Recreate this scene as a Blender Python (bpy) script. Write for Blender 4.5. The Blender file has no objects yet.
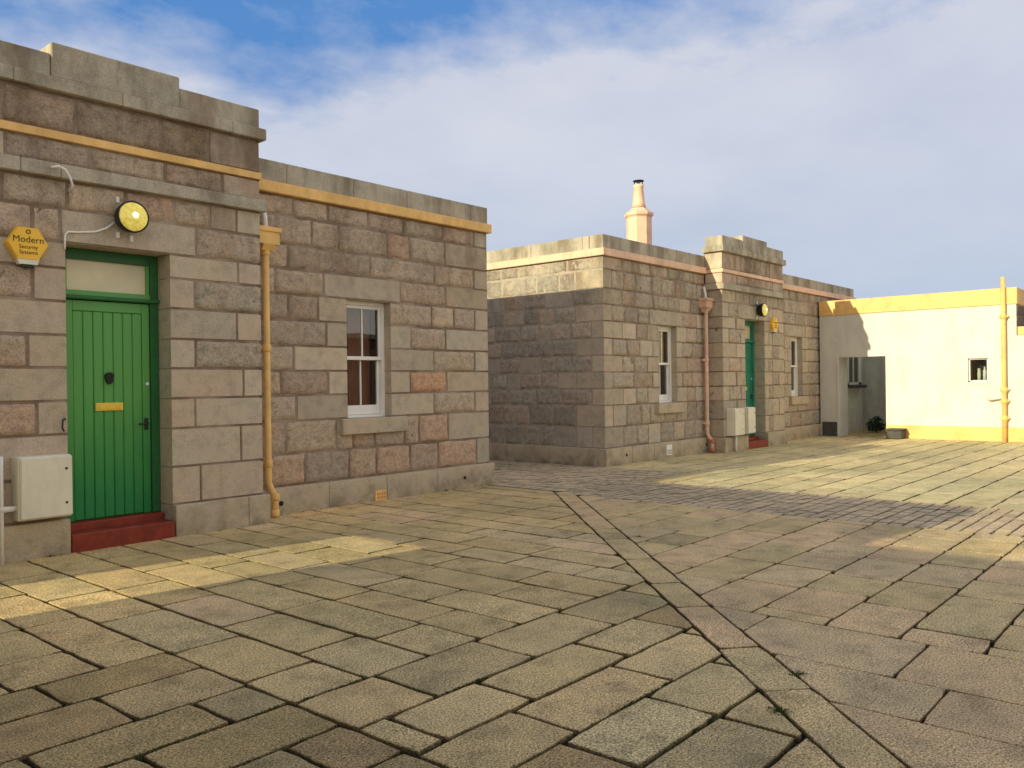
import bpy, math, random
from mathutils import Vector, noise, Matrix
R = math.radians
random.seed(7)
C = bpy.data.collections.new("scene"); bpy.context.scene.collection.children.link(C)
scn = bpy.context.scene

# ---------------------------------------------------------------- materials
def new_mat(name):
    m = bpy.data.materials.new(name); m.use_nodes = True
    nt = m.node_tree; b = nt.nodes['Principled BSDF']
    return m, nt, b
def N(nt, t, **kw):
    n = nt.nodes.new(t)
    for k, v in kw.items():
        if k in n.inputs: n.inputs[k].default_value = v
        else: setattr(n, k, v)
    return n
def ramp(nt, fac, stops):
    r = nt.nodes.new('ShaderNodeValToRGB'); e = r.color_ramp.elements
    while len(e) < len(stops): e.new(0.5)
    for el, (p, c) in zip(e, stops):
        el.position = p; el.color = (*c, 1) if len(c) == 3 else c
    nt.links.new(fac, r.inputs[0]); return r
def mixc(nt, a, b, fac, mode='MIX'):
    n = nt.nodes.new('ShaderNodeMix'); n.data_type = 'RGBA'; n.blend_type = mode
    for s, v in ((n.inputs[6], a), (n.inputs[7], b), (n.inputs[0], fac)):
        if hasattr(v, 'links'): nt.links.new(v, s)
        elif isinstance(v, (int, float)): s.default_value = v
        else: s.default_value = (*v, 1)
    return n.outputs[2]
def tex(nt, co, scale, detail=5, rough=.6, stretch=None):
    n = N(nt, 'ShaderNodeTexNoise', Scale=scale, Detail=detail, Roughness=rough)
    if stretch:
        mp = nt.nodes.new('ShaderNodeMapping'); mp.inputs['Scale'].default_value = stretch
        nt.links.new(co, mp.inputs[0]); co = mp.outputs[0]
    nt.links.new(co, n.inputs['Vector']); return n.outputs['Fac']
def bump(nt, b, h, strength, dist):
    n = N(nt, 'ShaderNodeBump', Strength=strength, Distance=dist)
    nt.links.new(h, n.inputs['Height']); nt.links.new(n.outputs[0], b.inputs['Normal']); return n
def pos(nt):
    return nt.nodes.new('ShaderNodeNewGeometry').outputs['Position']

def granite(name, grain=90, grainamp=.5, dark=.45, stain=True, bstr=.5, fixed=None, mott=9, spec=.3):
    m, nt, b = new_mat(name); P = pos(nt)
    if fixed: base = fixed
    else:
        base = N(nt, 'ShaderNodeAttribute', attribute_name='tint').outputs['Color']
    g = tex(nt, P, grain, 3, .7)
    r1 = ramp(nt, g, [(.28, (1-grainamp,)*3), (.5, (1, 1, 1)), (.74, (1+grainamp*.7,)*3)])
    c = mixc(nt, base, r1.outputs[0], 1.0, 'MULTIPLY')
    g2 = tex(nt, P, mott, 6, .65)
    r2 = ramp(nt, g2, [(.3, (1-dark,)*3), (.52, (1, 1, 1)), (.7, (1.1, 1.06, 1.0))])
    c = mixc(nt, c, r2.outputs[0], 1.0, 'MULTIPLY')
    if bstr > .8:
        pt = tex(nt, P, 24, 5, .75, (1, 1, 1.6)); rp = ramp(nt, pt, [(.30, (.40, .38, .37)), (.42, (.92, .92, .92)), (.55, (1, 1, 1)), (.72, (1.16, 1.14, 1.10))])
        c = mixc(nt, c, rp.outputs[0], .9, 'MULTIPLY')
    g4 = tex(nt, P, 2.1, 4, .6)
    r4 = ramp(nt, g4, [(.3, (1.05, .98, .91)), (.7, (.97, 1.02, .99))])
    c = mixc(nt, c, r4.outputs[0], .8, 'MULTIPLY')
    if stain:
        g3 = tex(nt, P, 1.0, 5, .6, (2.6, 2.6, .7))
        sep = nt.nodes.new('ShaderNodeSeparateXYZ'); nt.links.new(P, sep.inputs[0])
        mr = N(nt, 'ShaderNodeMapRange'); mr.inputs[1].default_value = 2.4; mr.inputs[2].default_value = 3.9
        nt.links.new(sep.outputs[2], mr.inputs[0])
        r3 = ramp(nt, g3, [(.42, (0, 0, 0)), (.62, (1, 1, 1))])
        f = N(nt, 'ShaderNodeMath', operation='MULTIPLY'); nt.links.new(mr.outputs[0], f.inputs[0]); nt.links.new(r3.outputs[0], f.inputs[1])
        c = mixc(nt, c, mixc(nt, c, (.56, .52, .48), 1.0, 'MULTIPLY'), f.outputs[0])
    sp = nt.nodes.new('ShaderNodeSeparateXYZ'); nt.links.new(P, sp.inputs[0])
    gm = N(nt, 'ShaderNodeMapRange'); gm.inputs[1].default_value = .28; gm.inputs[2].default_value = .0; nt.links.new(sp.outputs[2], gm.inputs[0])
    gn = ramp(nt, tex(nt, P, 3.2, 6, .65), [(.35, (0, 0, 0)), (.65, (1, 1, 1))])
    gf = N(nt, 'ShaderNodeMath', operation='MULTIPLY'); nt.links.new(gm.outputs[0], gf.inputs[0]); nt.links.new(gn.outputs[0], gf.inputs[1])
    c = mixc(nt, c, mixc(nt, c, (.48, .47, .40), 1.0, 'MULTIPLY'), gf.outputs[0])
    nt.links.new(c, b.inputs['Base Color']); b.inputs['Roughness'].default_value = .85
    b.inputs['Specular IOR Level'].default_value = spec
    h = tex(nt, P, grain*.3, 7, .75)
    bump(nt, b, h, bstr, .022 if bstr > .8 else .012)
    return m

def paint(name, col, rough=.45, var=.12, scale=6, bstr=.1, bscale=40, dirt=0.0, spec=.4):
    m, nt, b = new_mat(name); P = pos(nt)
    g = tex(nt, P, scale, 5, .6)
    r = ramp(nt, g, [(.3, tuple(x*(1-var) for x in col)), (.65, tuple(min(1, x*(1+var*.5)) for x in col))])
    c = r.outputs[0]
    if dirt:
        g2 = tex(nt, P, 3, 6, .7, (1, 1, .35))
        r2 = ramp(nt, g2, [(.45, (1, 1, 1)), (.75, (1-dirt, 1-dirt*1.1, 1-dirt*1.25))])
        c = mixc(nt, c, r2.outputs[0], 1.0, 'MULTIPLY')
    nt.links.new(c, b.inputs['Base Color']); b.inputs['Roughness'].default_value = rough
    b.inputs['Specular IOR Level'].default_value = spec
    if bstr: bump(nt, b, tex(nt, P, bscale, 4, .6), bstr, .005)
    return m

M = {}
M['rough'] = granite('rough_granite', 75, .42, .36, True, 1.0, mott=11)
M['dressed'] = granite('dressed_granite', 100, .36, .24, True, .35, mott=7)
M['coping'] = granite('coping_stone', 100, .34, .27, True, .35, fixed=(.49, .445, .365), mott=4)
M['plinth'] = granite('plinth_stone', 110, .3, .3, False, .25, fixed=(.54, .455, .345), mott=5)
M['mortar'] = granite('brown_mortar', 60, .3, .3, False, .4, fixed=(.25, .178, .13), mott=6)
def patchy(m, other):
    nt = m.node_tree; b = nt.nodes['Principled BSDF']; l = b.inputs['Base Color'].links[0].from_socket
    r = ramp(nt, tex(nt, pos(nt), 1.7, 5, .65), [(.44, (0, 0, 0)), (.64, (1, 1, 1))])
    nt.links.new(mixc(nt, l, other, r.outputs[0]), b.inputs['Base Color'])
patchy(M['mortar'], (.42, .335, .26))
M['mortar_pale'] = granite('pale_mortar', 60, .3, .3, False, .4, fixed=(.43, .375, .31), mott=6)
M['gold'] = paint('ochre_gold_paint', (.91, .57, .20), .55, .16, 5, .15, dirt=.25)
M['peach'] = paint('faded_peach_paint', (.86, .57, .40), .6, .16, 5, .15, dirt=.25)
M['cream_chimney'] = paint('chimney_paint', (.90, .58, .41), .6, .14, 3, .2)
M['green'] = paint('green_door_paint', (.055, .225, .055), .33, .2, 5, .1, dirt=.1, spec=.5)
def z_gradient(m, top, bottom, z0, z1):
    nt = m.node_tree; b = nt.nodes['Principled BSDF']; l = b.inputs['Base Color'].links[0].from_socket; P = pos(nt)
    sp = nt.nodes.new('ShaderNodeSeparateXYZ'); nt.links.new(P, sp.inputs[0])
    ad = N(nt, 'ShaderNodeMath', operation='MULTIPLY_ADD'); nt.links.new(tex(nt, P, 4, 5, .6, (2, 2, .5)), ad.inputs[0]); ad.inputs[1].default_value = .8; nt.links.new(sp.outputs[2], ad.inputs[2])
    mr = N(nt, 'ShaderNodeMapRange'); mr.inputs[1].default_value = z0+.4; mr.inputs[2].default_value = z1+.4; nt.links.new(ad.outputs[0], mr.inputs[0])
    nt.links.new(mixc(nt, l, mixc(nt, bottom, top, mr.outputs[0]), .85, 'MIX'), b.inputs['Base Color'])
z_gradient(M['green'], (.13, .42, .095), (.010, .25, .065), .45, 1.5)  # paler, yellower green towards the top, deeper green towards the bottom
M['green_dark'] = paint('dark_green_paint', (.028, .15, .045), .4, .2, 5, .1)
M['teal'] = paint('blue_green_door_paint', (.025, .24, .15), .4, .2, 5, .1)
M['red'] = paint('red_step_paint', (.27, .038, .018), .6, .3, 9, .3, dirt=.3)
M['white'] = paint('white_gloss_paint', (.90, .88, .82), .4, .06, 5, .05)
M['cabinet'] = paint('cabinet_cream_plastic', (.84, .80, .64), .45, .07, 3, .05, dirt=.2)
M['black'] = paint('black_enamel', (.012, .012, .012), .4, .2, 10, 0)
M['darkmetal'] = paint('dark_metal', (.035, .035, .035), .45, .2, 10, 0)
M['brass'] = paint('polished_brass', (.95, .66, .09), .35, .1, 20, 0)
M['brass'].node_tree.nodes['Principled BSDF'].inputs['Metallic'].default_value = .0
M['alarm'] = paint('alarm_yellow_plastic', (1.0, .58, .05), .4, .06, 8, 0)
M['ink'] = paint('black_ink', (.03, .02, .012), .6, .1, 10, 0)
M['cream'] = paint('cream_masonry_paint', (.72, .70, .635), .75, .07, 1.2, .45, 55, dirt=.16, spec=.2)
M['cream_back'] = paint('old_whitewash', (.78, .80, .72), .8, .15, 2, .4, 50, dirt=.3)
M['roof'] = paint('grey_roof_felt', (.12, .12, .12), .9, .2, 4, .3)
M['curtain'] = paint('brown_pink_curtain', (.62, .28, .17), .9, .2, 4, .1)
M['blind'] = paint('cream_blind', (.62, .52, .30), .8, .12, 3, .05)
M['transom'] = paint('cream_frosted_panel', (.78, .70, .47), .25, .12, 3, .05, spec=.6)
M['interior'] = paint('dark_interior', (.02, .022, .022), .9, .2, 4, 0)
M['greybox'] = paint('dark_grey_stone', (.085, .08, .07), .85, .3, 8, .3)
M['bag'] = paint('dark_leaf_green', (.022, .065, .03), .6, .3, 8, .2)
M['pink'] = paint('salmon_paint', (.62, .22, .12), .6, .3, 30, .1)

def glass_mat(name, col=(.02, .025, .025)):
    m, nt, b = new_mat(name); out = nt.nodes['Material Output']
    gl = N(nt, 'ShaderNodeBsdfGlossy'); gl.inputs['Roughness'].default_value = .015
    tr = nt.nodes.new('ShaderNodeBsdfTransparent'); tr.inputs[0].default_value = (.80, .86, .84, 1)
    fr = N(nt, 'ShaderNodeFresnel'); fr.inputs[0].default_value = 1.55
    mul = N(nt, 'ShaderNodeMath', operation='MULTIPLY_ADD'); mul.inputs[1].default_value = 1.5; mul.inputs[2].default_value = .08
    nt.links.new(fr.outputs[0], mul.inputs[0])
    h = tex(nt, pos(nt), 2.5, 2, .5); bp_ = N(nt, 'ShaderNodeBump', Strength=.012, Distance=.05)
    nt.links.new(h, bp_.inputs['Height']); nt.links.new(bp_.outputs[0], gl.inputs['Normal'])
    mx = nt.nodes.new('ShaderNodeMixShader')
    nt.links.new(mul.outputs[0], mx.inputs[0]); nt.links.new(tr.outputs[0], mx.inputs[1]); nt.links.new(gl.outputs[0], mx.inputs[2])
    nt.links.new(mx.outputs[0], out.inputs[0])
    return m
M['glass'] = glass_mat('window_glass')
def lamp_mat():
    m, nt, b = new_mat('lit_yellow_lens')
    b.inputs['Base Color'].default_value = (.75, .62, .12, 1); b.inputs['Roughness'].default_value = .15
    P = pos(nt); g = tex(nt, P, 30, 2, .5)
    r = ramp(nt, g, [(.35, (.55, .40, .05)), (.7, (1.0, .82, .22))])
    nt.links.new(r.outputs[0], b.inputs['Emission Color']); b.inputs['Emission Strength'].default_value = .42
    return m
M['lens'] = lamp_mat()
mb_, nt_, b_ = new_mat('lamp_bulb'); b_.inputs['Emission Color'].default_value = (1, .95, .65, 1); b_.inputs['Emission Strength'].default_value = 1.5
M['bulb'] = mb_

def paving(name, grain, amp, mott, moss=0):
    m, nt, b = new_mat(name); P = pos(nt)
    base = N(nt, 'ShaderNodeAttribute', attribute_name='tint').outputs['Color']
    g = tex(nt, P, grain, 2, .75)
    r1 = ramp(nt, g, [(.30, (1-amp,)*3), (.5, (1, 1, 1)), (.72, (1+amp*.9, 1+amp*.85, 1+amp*.7))])
    c = mixc(nt, base, r1.outputs[0], 1.0, 'MULTIPLY')
    gf_ = tex(nt, P, 230, 1, .5); rf = ramp(nt, gf_, [(.36, (.62, .62, .64)), (.5, (1, 1, 1)), (.66, (1.45, 1.42, 1.34))])
    c = mixc(nt, c, rf.outputs[0], 1.0, 'MULTIPLY')
    g2 = tex(nt, P, mott, 6, .62)
    r2 = ramp(nt, g2, [(.28, (.62, .62, .60)), (.5, (1, 1, 1)), (.72, (1.14, 1.10, 1.02))])
    c = mixc(nt, c, r2.outputs[0], 1.0, 'MULTIPLY')
    g3 = tex(nt, P, .55, 4, .6)
    r3 = ramp(nt, g3, [(.36, (.78, .79, .75)), (.64, (1.14, 1.09, 1.02))])
    c = mixc(nt, c, r3.outputs[0], 1.0, 'MULTIPLY')
    nt.links.new(c, b.inputs['Base Color']); b.inputs['Roughness'].default_value = .82
    b.inputs['Specular IOR Level'].default_value = .25
    ad = N(nt, 'ShaderNodeMath', operation='MULTIPLY_ADD'); ad.inputs[1].default_value = .35
    h2 = tex(nt, P, 7, 4, .6)
    nt.links.new(g, ad.inputs[0]); nt.links.new(h2, ad.inputs[2])
    bump(nt, b, ad.outputs[0], .55, .012)
    return m
M['flag'] = paving('granite_flagstone', 95, .85, 4)
M['sett'] = paving('granite_sett', 100, .4, 6)
def soil():
    m, nt, b = new_mat('mossy_joint_soil'); P = pos(nt)
    g = tex(nt, P, 3.5, 6, .65)
    r = ramp(nt, g, [(.40, (.014, .012, .008)), (.52, (.018, .024, .007)), (.64, (.045, .075, .012))])
    nt.links.new(r.outputs[0], b.inputs['Base Color']); b.inputs['Roughness'].default_value = 1
    bump(nt, b, tex(nt, P, 90, 4, .7), .8, .02); return m
M['soil'] = soil()
M['moss'] = paint('moss_green', (.075, .095, .022), 1, .5, 40, .3)

# ---------------------------------------------------------------- mesh builder
class MB:
    def __init__(s): s.v = []; s.f = []; s.mi = []; s.c = []; s.mats = []; s.sm = []
    def mat(s, m):
        if m not in s.mats: s.mats.append(m)
        return s.mats.index(m)
    def face(s, pts, m, col=(.4, .35, .3), smooth=False):
        i = len(s.v); s.v += [tuple(p) for p in pts]; s.c += [col]*len(pts)
        s.f.append(tuple(range(i, i+len(pts)))); s.mi.append(s.mat(m)); s.sm.append(smooth)
    def mesh(s, verts, faces, m, col=(.4, .35, .3), smooth=False, cols=None):
        i = len(s.v); s.v += [tuple(p) for p in verts]; s.c += cols if cols else [col]*len(verts); k = s.mat(m)
        for f in faces:
            s.f.append(tuple(i+j for j in f)); s.mi.append(k); s.sm.append(smooth)
    def box(s, a, b, m, col=(.4, .35, .3), bev=0.0):
        x0, y0, z0 = (min(a[i], b[i]) for i in range(3)); x1, y1, z1 = (max(a[i], b[i]) for i in range(3))
        if bev <= 0:
            V = [(x, y, z) for z in (z0, z1) for y in (y0, y1) for x in (x0, x1)]
            F = [(0, 2, 3, 1), (4, 5, 7, 6), (0, 1, 5, 4), (1, 3, 7, 5), (3, 2, 6, 7), (2, 0, 4, 6)]
            s.mesh(V, F, m, col); return
        e = min(bev, (x1-x0)*.45, (y1-y0)*.45, (z1-z0)*.45)
        V = []; idx = {}
        for ix in (0, 1):
            for iy in (0, 1):
                for iz in (0, 1):
                    p = [(x0, x1)[ix], (y0, y1)[iy], (z0, z1)[iz]]; d = [(1, -1)[ix]*e, (1, -1)[iy]*e, (1, -1)[iz]*e]
                    for ax in range(3):
                        q = [p[i] + (0 if i == ax else d[i]) for i in range(3)]
                        idx[(ix, iy, iz, ax)] = len(V); V.append(q)
        F = []
        for ax in range(3):
            o = [i for i in range(3) if i != ax]
            for sd in (0, 1):
                q = []
                for u, w in ((0, 0), (1, 0), (1, 1), (0, 1)):
                    k = [0, 0, 0]; k[ax] = sd; k[o[0]] = u; k[o[1]] = w; q.append(idx[(*k, ax)])
                F.append(q)
        for ax in range(3):
            o = [i for i in range(3) if i != ax]
            for u in (0, 1):
                for w in (0, 1):
                    k0 = [0, 0, 0]; k0[o[0]] = u; k0[o[1]] = w; k1 = list(k0); k1[ax] = 1
                    F.append([idx[(*k0, o[0])], idx[(*k1, o[0])], idx[(*k1, o[1])], idx[(*k0, o[1])]])
        for ix in (0, 1):
            for iy in (0, 1):
                for iz in (0, 1): F.append([idx[(ix, iy, iz, a)] for a in range(3)])
        cen = Vector(((x0+x1)/2, (y0+y1)/2, (z0+z1)/2)); G = []
        for f in F:
            pts = [Vector(V[i]) for i in f]; n = (pts[1]-pts[0]).cross(pts[2]-pts[0]); c = sum(pts, Vector())/len(pts)
            G.append(f if n.dot(c-cen) >= 0 else f[::-1])
        s.mesh(V, G, m, col)
    def lathe(s, prof, m, org=(0, 0, 0), axis='z', n=20, smooth=True, cap=True, twist=0):
        """prof: (r, h) list along the axis"""
        V = []; F = []
        for r, h in prof:
            for k in range(n):
                a = 2*math.pi*k/n + twist; p = (r*math.cos(a), r*math.sin(a), h)
                if axis == '-y': p = (p[0], -p[2], p[1])
                elif axis == '-x': p = (-p[2], p[1], p[0])
                V.append((p[0]+org[0], p[1]+org[1], p[2]+org[2]))
        for j in range(len(prof)-1):
            for k in range(n):
                F.append((j*n+k, j*n+(k+1) % n, (j+1)*n+(k+1) % n, (j+1)*n+k))
        if cap: F.append(tuple(range((len(prof)-1)*n, len(prof)*n))); F.append(tuple(range(n))[::-1])
        s.mesh(V, F, m, smooth=False)
        if smooth:
            for q in range(len(prof)-1):
                pass
            base = len(s.sm)-len(F)
            for q in range((len(prof)-1)*n): s.sm[base+q] = True
    def tube(s, pts, r, m, n=10):
        P = [Vector(p) for p in pts]; V = []; F = []
        up = Vector((0, 0, 1)); prev = None
        for i, p in enumerate(P):
            t = ((P[min(i+1, len(P)-1)]-p).normalized() + (p-P[max(i-1, 0)]).normalized())
            t = t.normalized() if t.length > 1e-6 else Vector((0, 0, 1))
            if prev is None:
                a = t.cross(up) if abs(t.z) < .95 else t.cross(Vector((1, 0, 0)))
            else: a = prev - t*prev.dot(t)
            a.normalize(); prev = a; b = t.cross(a)
            for k in range(n):
                th = 2*math.pi*k/n; V.append(p + (a*math.cos(th)+b*math.sin(th))*r)
        for j in range(len(P)-1):
            for k in range(n): F.append((j*n+k, j*n+(k+1) % n, (j+1)*n+(k+1) % n, (j+1)*n+k))
        nb = len(s.sm); s.mesh(V, F + [tuple(range(n))[::-1], tuple(range((len(P)-1)*n, len(P)*n))], m)
        for q in range(len(F)): s.sm[nb+q] = True
    def prism(s, poly, d0, d1, m, fn):
        """poly in (u,w); fn(u,w,d)->xyz"""
        n = len(poly)
        V = [fn(u, w, d0) for u, w in poly] + [fn(u, w, d1) for u, w in poly]
        F = [tuple(range(n, 2*n)), tuple(range(n))[::-1]] + [(i, (i+1) % n, n+(i+1) % n, n+i) for i in range(n)]
        s.mesh(V, F, m)
    def build(s, name, parent=None, loc=None, kind=None):
        me = bpy.data.meshes.new(name); me.from_pydata(s.v, [], s.f); me.update()
        for m in s.mats: me.materials.append(m)
        me.polygons.foreach_set('material_index', s.mi); me.polygons.foreach_set('use_smooth', s.sm)
        a = me.color_attributes.new('tint', 'FLOAT_COLOR', 'POINT')
        a.data.foreach_set('color', [x for c in s.c for x in (*c[:3], 1.0)])
        o = bpy.data.objects.new(name, me); C.objects.link(o)
        if parent is not None:
            o.parent = parent; me.transform(Matrix.Translation(-world_loc(parent)))
        elif loc is not None:
            me.transform(Matrix.Translation(-Vector(loc))); o.location = loc
        if kind: o['kind'] = kind
        return o
def world_loc(o):
    v = Vector(o.location)
    while o.parent: o = o.parent; v += Vector(o.location)
    return v
def tag(o, label, cat, group=None):
    o['label'] = label; o['category'] = cat
    if group: o['group'] = group
    return o
def thing(name, loc, label, cat, group=None):
    o = bpy.data.objects.new(name, None); C.objects.link(o); o.location = loc; o.empty_display_size = .2
    return tag(o, label, cat, group)

# ---------------------------------------------------------------- stone walls
class Frame:
    def __init__(s, o, u): s.o = Vector(o); s.u = Vector(u); s.n = s.u.cross(Vector((0, 0, 1)))
    def __call__(s, u, z, d=0.0): return s.o + s.u*u + s.n*d + Vector((0, 0, z))
PAL_R = [(.53, .405, .305), (.51, .415, .32), (.46, .365, .28), (.57, .46, .345), (.44, .36, .29), (.54, .41, .315), (.50, .42, .335)]
PAL_R = [(.3*.59+.7*a*1.12, .3*.475+.7*b*1.10, .3*.39+.7*c*1.08) for a, b, c in PAL_R]
PAL_S = [(.52, .465, .40), (.50, .44, .375), (.46, .405, .35), (.55, .46, .38), (.45, .40, .35), (.55, .44, .36)]
PAL_B = [(.57, .485, .39), (.55, .475, .385), (.52, .44, .36), (.58, .48, .38), (.54, .465, .375), (.58, .45, .36)]
PAL_D = [(.57, .49, .375), (.54, .47, .365), (.58, .49, .38), (.52, .46, .365), (.56, .465, .35)]
PAL_D = [(a*.97, b*.955, c*.97) for a, b, c in PAL_D]
def stone(mb, F, u0, u1, z0, z1, rough=True, tint=None, el=False, er=False, et=False, eb=False, rnd=random, gap=None):
    if gap is None: gap = .013 if rough else .0085
    gl = 0 if el else gap; gr = 0 if er else gap; gb = 0 if eb else gap; gt = 0 if et else gap
    sx = rnd.uniform(0, 90)
    bev = .016 if rough else .007
    nx = max(2, int((u1-u0)/.055)) if rough else max(2, int((u1-u0)/.12)); nz = max(2, int((z1-z0)/.055)) if rough else max(2, int((z1-z0)/.12))
    def axis(a, b, ga, gb_, n):
        a += ga; b -= gb_
        return [a, a+bev] + [a+bev+(b-a-2*bev)*i/n for i in range(1, n)] + [b-bev, b]
    us = axis(u0, u1, gl, gr, nx); zs = axis(z0, z1, gb, gt, nz)
    if tint is None:
        p = rnd.choice(PAL_R if rough else PAL_D); k = rnd.uniform(.84, 1.1); tint = tuple(x*k for x in p)
    amp = .018 if rough else .0025; V = []
    off = rnd.uniform(-.002, .007) if rough else rnd.uniform(-.001, .002)
    for j, z in enumerate(zs):
        for i, u in enumerate(us):
            eL = i == 0; eR = i == len(us)-1; eB = j == 0; eT = j == len(zs)-1
            hard = (eL and el) or (eR and er) or (eT and et) or (eB and eb)
            soft = (eL and not el) or (eR and not er) or (eT and not et) or (eB and not eb)
            d = 0.0
            if soft: d = -.018
            elif hard: d = 0.0
            else:
                near = (el and i <= 1) or (er and i >= len(us)-2)
                d = (off + amp*noise.noise((u*7+sx, z*7, sx)) + amp*.7*noise.noise((u*17+sx, z*17, 3))) * (.3 if near else 1)
            uu, zz = u, z
            if rough and not hard:
                jt = .013
                uu += jt*noise.noise((z*9+sx, u*2, 7)) if not (el and i <= 1 or er and i >= len(us)-2) else 0
                zz += jt*noise.noise((u*6+sx, z*2, 11)) if not (et and eT or eb and eB) else 0
            V.append(F(uu, zz, d))
    w = len(us)
    Fc = [(j*w+i, j*w+i+1, (j+1)*w+i+1, (j+1)*w+i) for j in range(len(zs)-1) for i in range(w-1)]
    mb.mesh(V, Fc, M['rough'] if rough else M['dressed'], tint, smooth=rough)

def core(mb, F, u0, u1, z0, z1, ops, mort, depth=-.0125):
    us = sorted({u0, u1, *[o[0] for o in ops], *[o[1] for o in ops]}); zs = sorted({z0, z1, *[o[2] for o in ops], *[o[3] for o in ops]})
    us = [u for u in us if u0 <= u <= u1]; zs = [z for z in zs if z0 <= z <= z1]
    for a, b in zip(us, us[1:]):
        for c, d in zip(zs, zs[1:]):
            mu, mz = (a+b)/2, (c+d)/2
            if any(o[0] < mu < o[1] and o[2] < mz < o[3] for o in ops): continue
            mb.face([F(a, c, depth), F(b, c, depth), F(b, d, depth), F(a, d, depth)], mort)
def reveal(mb, F, o, dep, zs):
    a, b, c, d = o[:4]; cuts = [z for z in zs if c < z < d]; lv = [c, *sorted(cuts), d]; k = 0
    for p, q in zip(lv, lv[1:]):
        k += 1; t = PAL_D[(k*3) % 5]; t2 = PAL_D[(k*2+1) % 5]; g = .004
        mb.face([F(a, p+g, 0), F(a, q-g, 0), F(a, q-g, -dep), F(a, p+g, -dep)], M['dressed'], t)
        mb.face([F(b, p+g, -dep), F(b, q-g, -dep), F(b, q-g, 0), F(b, p+g, 0)], M['dressed'], t2)
    for uu in (a-.004, b+.004):
        mb.face([F(uu, c, -.01), F(uu, d, -.01), F(uu, d, -dep), F(uu, c, -dep)], M['mortar'])
    mb.face([F(a, d, -dep), F(b, d, -dep), F(b, d, 0), F(a, d, 0)], M['dressed'], PAL_D[1])
    mb.face([F(a, c, 0), F(b, c, 0), F(b, c, -dep), F(a, c, -dep)], M['dressed'], PAL_D[1])

ZC = [3.77, 3.54, 3.2, 2.91, 2.61, 2.30, 1.99, 1.69, 1.393, 1.09, .70, .32]          # course heights of the main walls
ZB = [3.43, 3.165, 2.855, 2.615, 2.31, 2.0, 1.70, 1.395, 1.09, .70, .32]              # of the entrance bay
def auto_courses(mb, F, u0, u1, zs, ops, rnd, cl=True, cr=True, ragged=True, big=False, pal=None):
    """random coursed stone with dressed quoins at corners and round openings"""
    for k, (zt, zb) in enumerate(zip(zs, zs[1:])):
        spans = [(u0, u1)]
        inside = [o for o in ops if o[2] < (zt+zb)/2 < o[3]]
        lint = [o for o in ops if abs(o[3]-zb) < .03]
        blocks = []
        for o in inside:
            alt = k % 2
            wl = .21 if alt else .40
            blocks += [(o[0]-wl, o[0], False, None, False, True), (o[1], o[1]+wl, False, None, True, False)]
        for o in lint: blocks.append((o[0]-.32, o[1]+.24, False, PAL_D[k % 5], False, False))
        q = .27 if k % 2 else .62
        if cl: blocks.append((u0, u0+(q if q < .5 else .6), False, None, True, False))
        if cr: blocks.append((u1-(.62 if k % 2 else .27), u1, False, None, False, True))
        blocks.sort()
        cur = u0; gaps = []
        for b in blocks:
            if b[0] > cur+.01: gaps.append((cur, b[0]))
            cur = max(cur, b[1])
        if cur < u1-.01: gaps.append((cur, u1))
        for b in blocks:
            stone(mb, F, b[0], b[1], zb, zt, False, b[3], b[4], b[5], rnd=rnd)
        for a, b in gaps:
            if any(o[0]-.01 <= a and b <= o[1]+.01 for o in inside): continue
            ln = b-a; n = max(1, round(ln/(rnd.uniform(.62, .8) if big else rnd.uniform(.40, .62)))); cuts = [a]
            for i in range(1, n): cuts.append(a+ln*i/n+rnd.uniform(-.16, .16)*ln/n*1.3)
            cuts.append(b)
            for p, q_ in zip(cuts, cuts[1:]):
                t_ = None
                if pal: k_ = rnd.uniform(.82, 1.1); t_ = tuple(x*k_ for x in rnd.choice(pal))
                stone(mb, F, p, q_, zb, zt, rnd.random() < .88, t_, rnd=rnd)
def coping_run(mb, F, u0, u1, z0, z1, d0, d1, mat, rnd, lo=.8, hi=1.25, joints=None):
    """blocks with fine joints; depth from d0 (back) to d1 (front)"""
    if joints is None:
        joints = [u0]
        while joints[-1] < u1-hi: joints.append(joints[-1]+rnd.uniform(lo, hi))
        joints.append(u1)
    else: joints = [u0, *joints, u1]
    for a, b in zip(joints, joints[1:]):
        p, q = F(a+.003, z0, d0), F(b-.003, z1, d1+rnd.uniform(-.003, .003))
        mb.box(p, q, mat, bev=.006)
    p, q = F(u0+.01, z0+.005, d0+.01), F(u1-.01, z1-.006, d1-.008); mb.box(p, q, M['mortar'])

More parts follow.
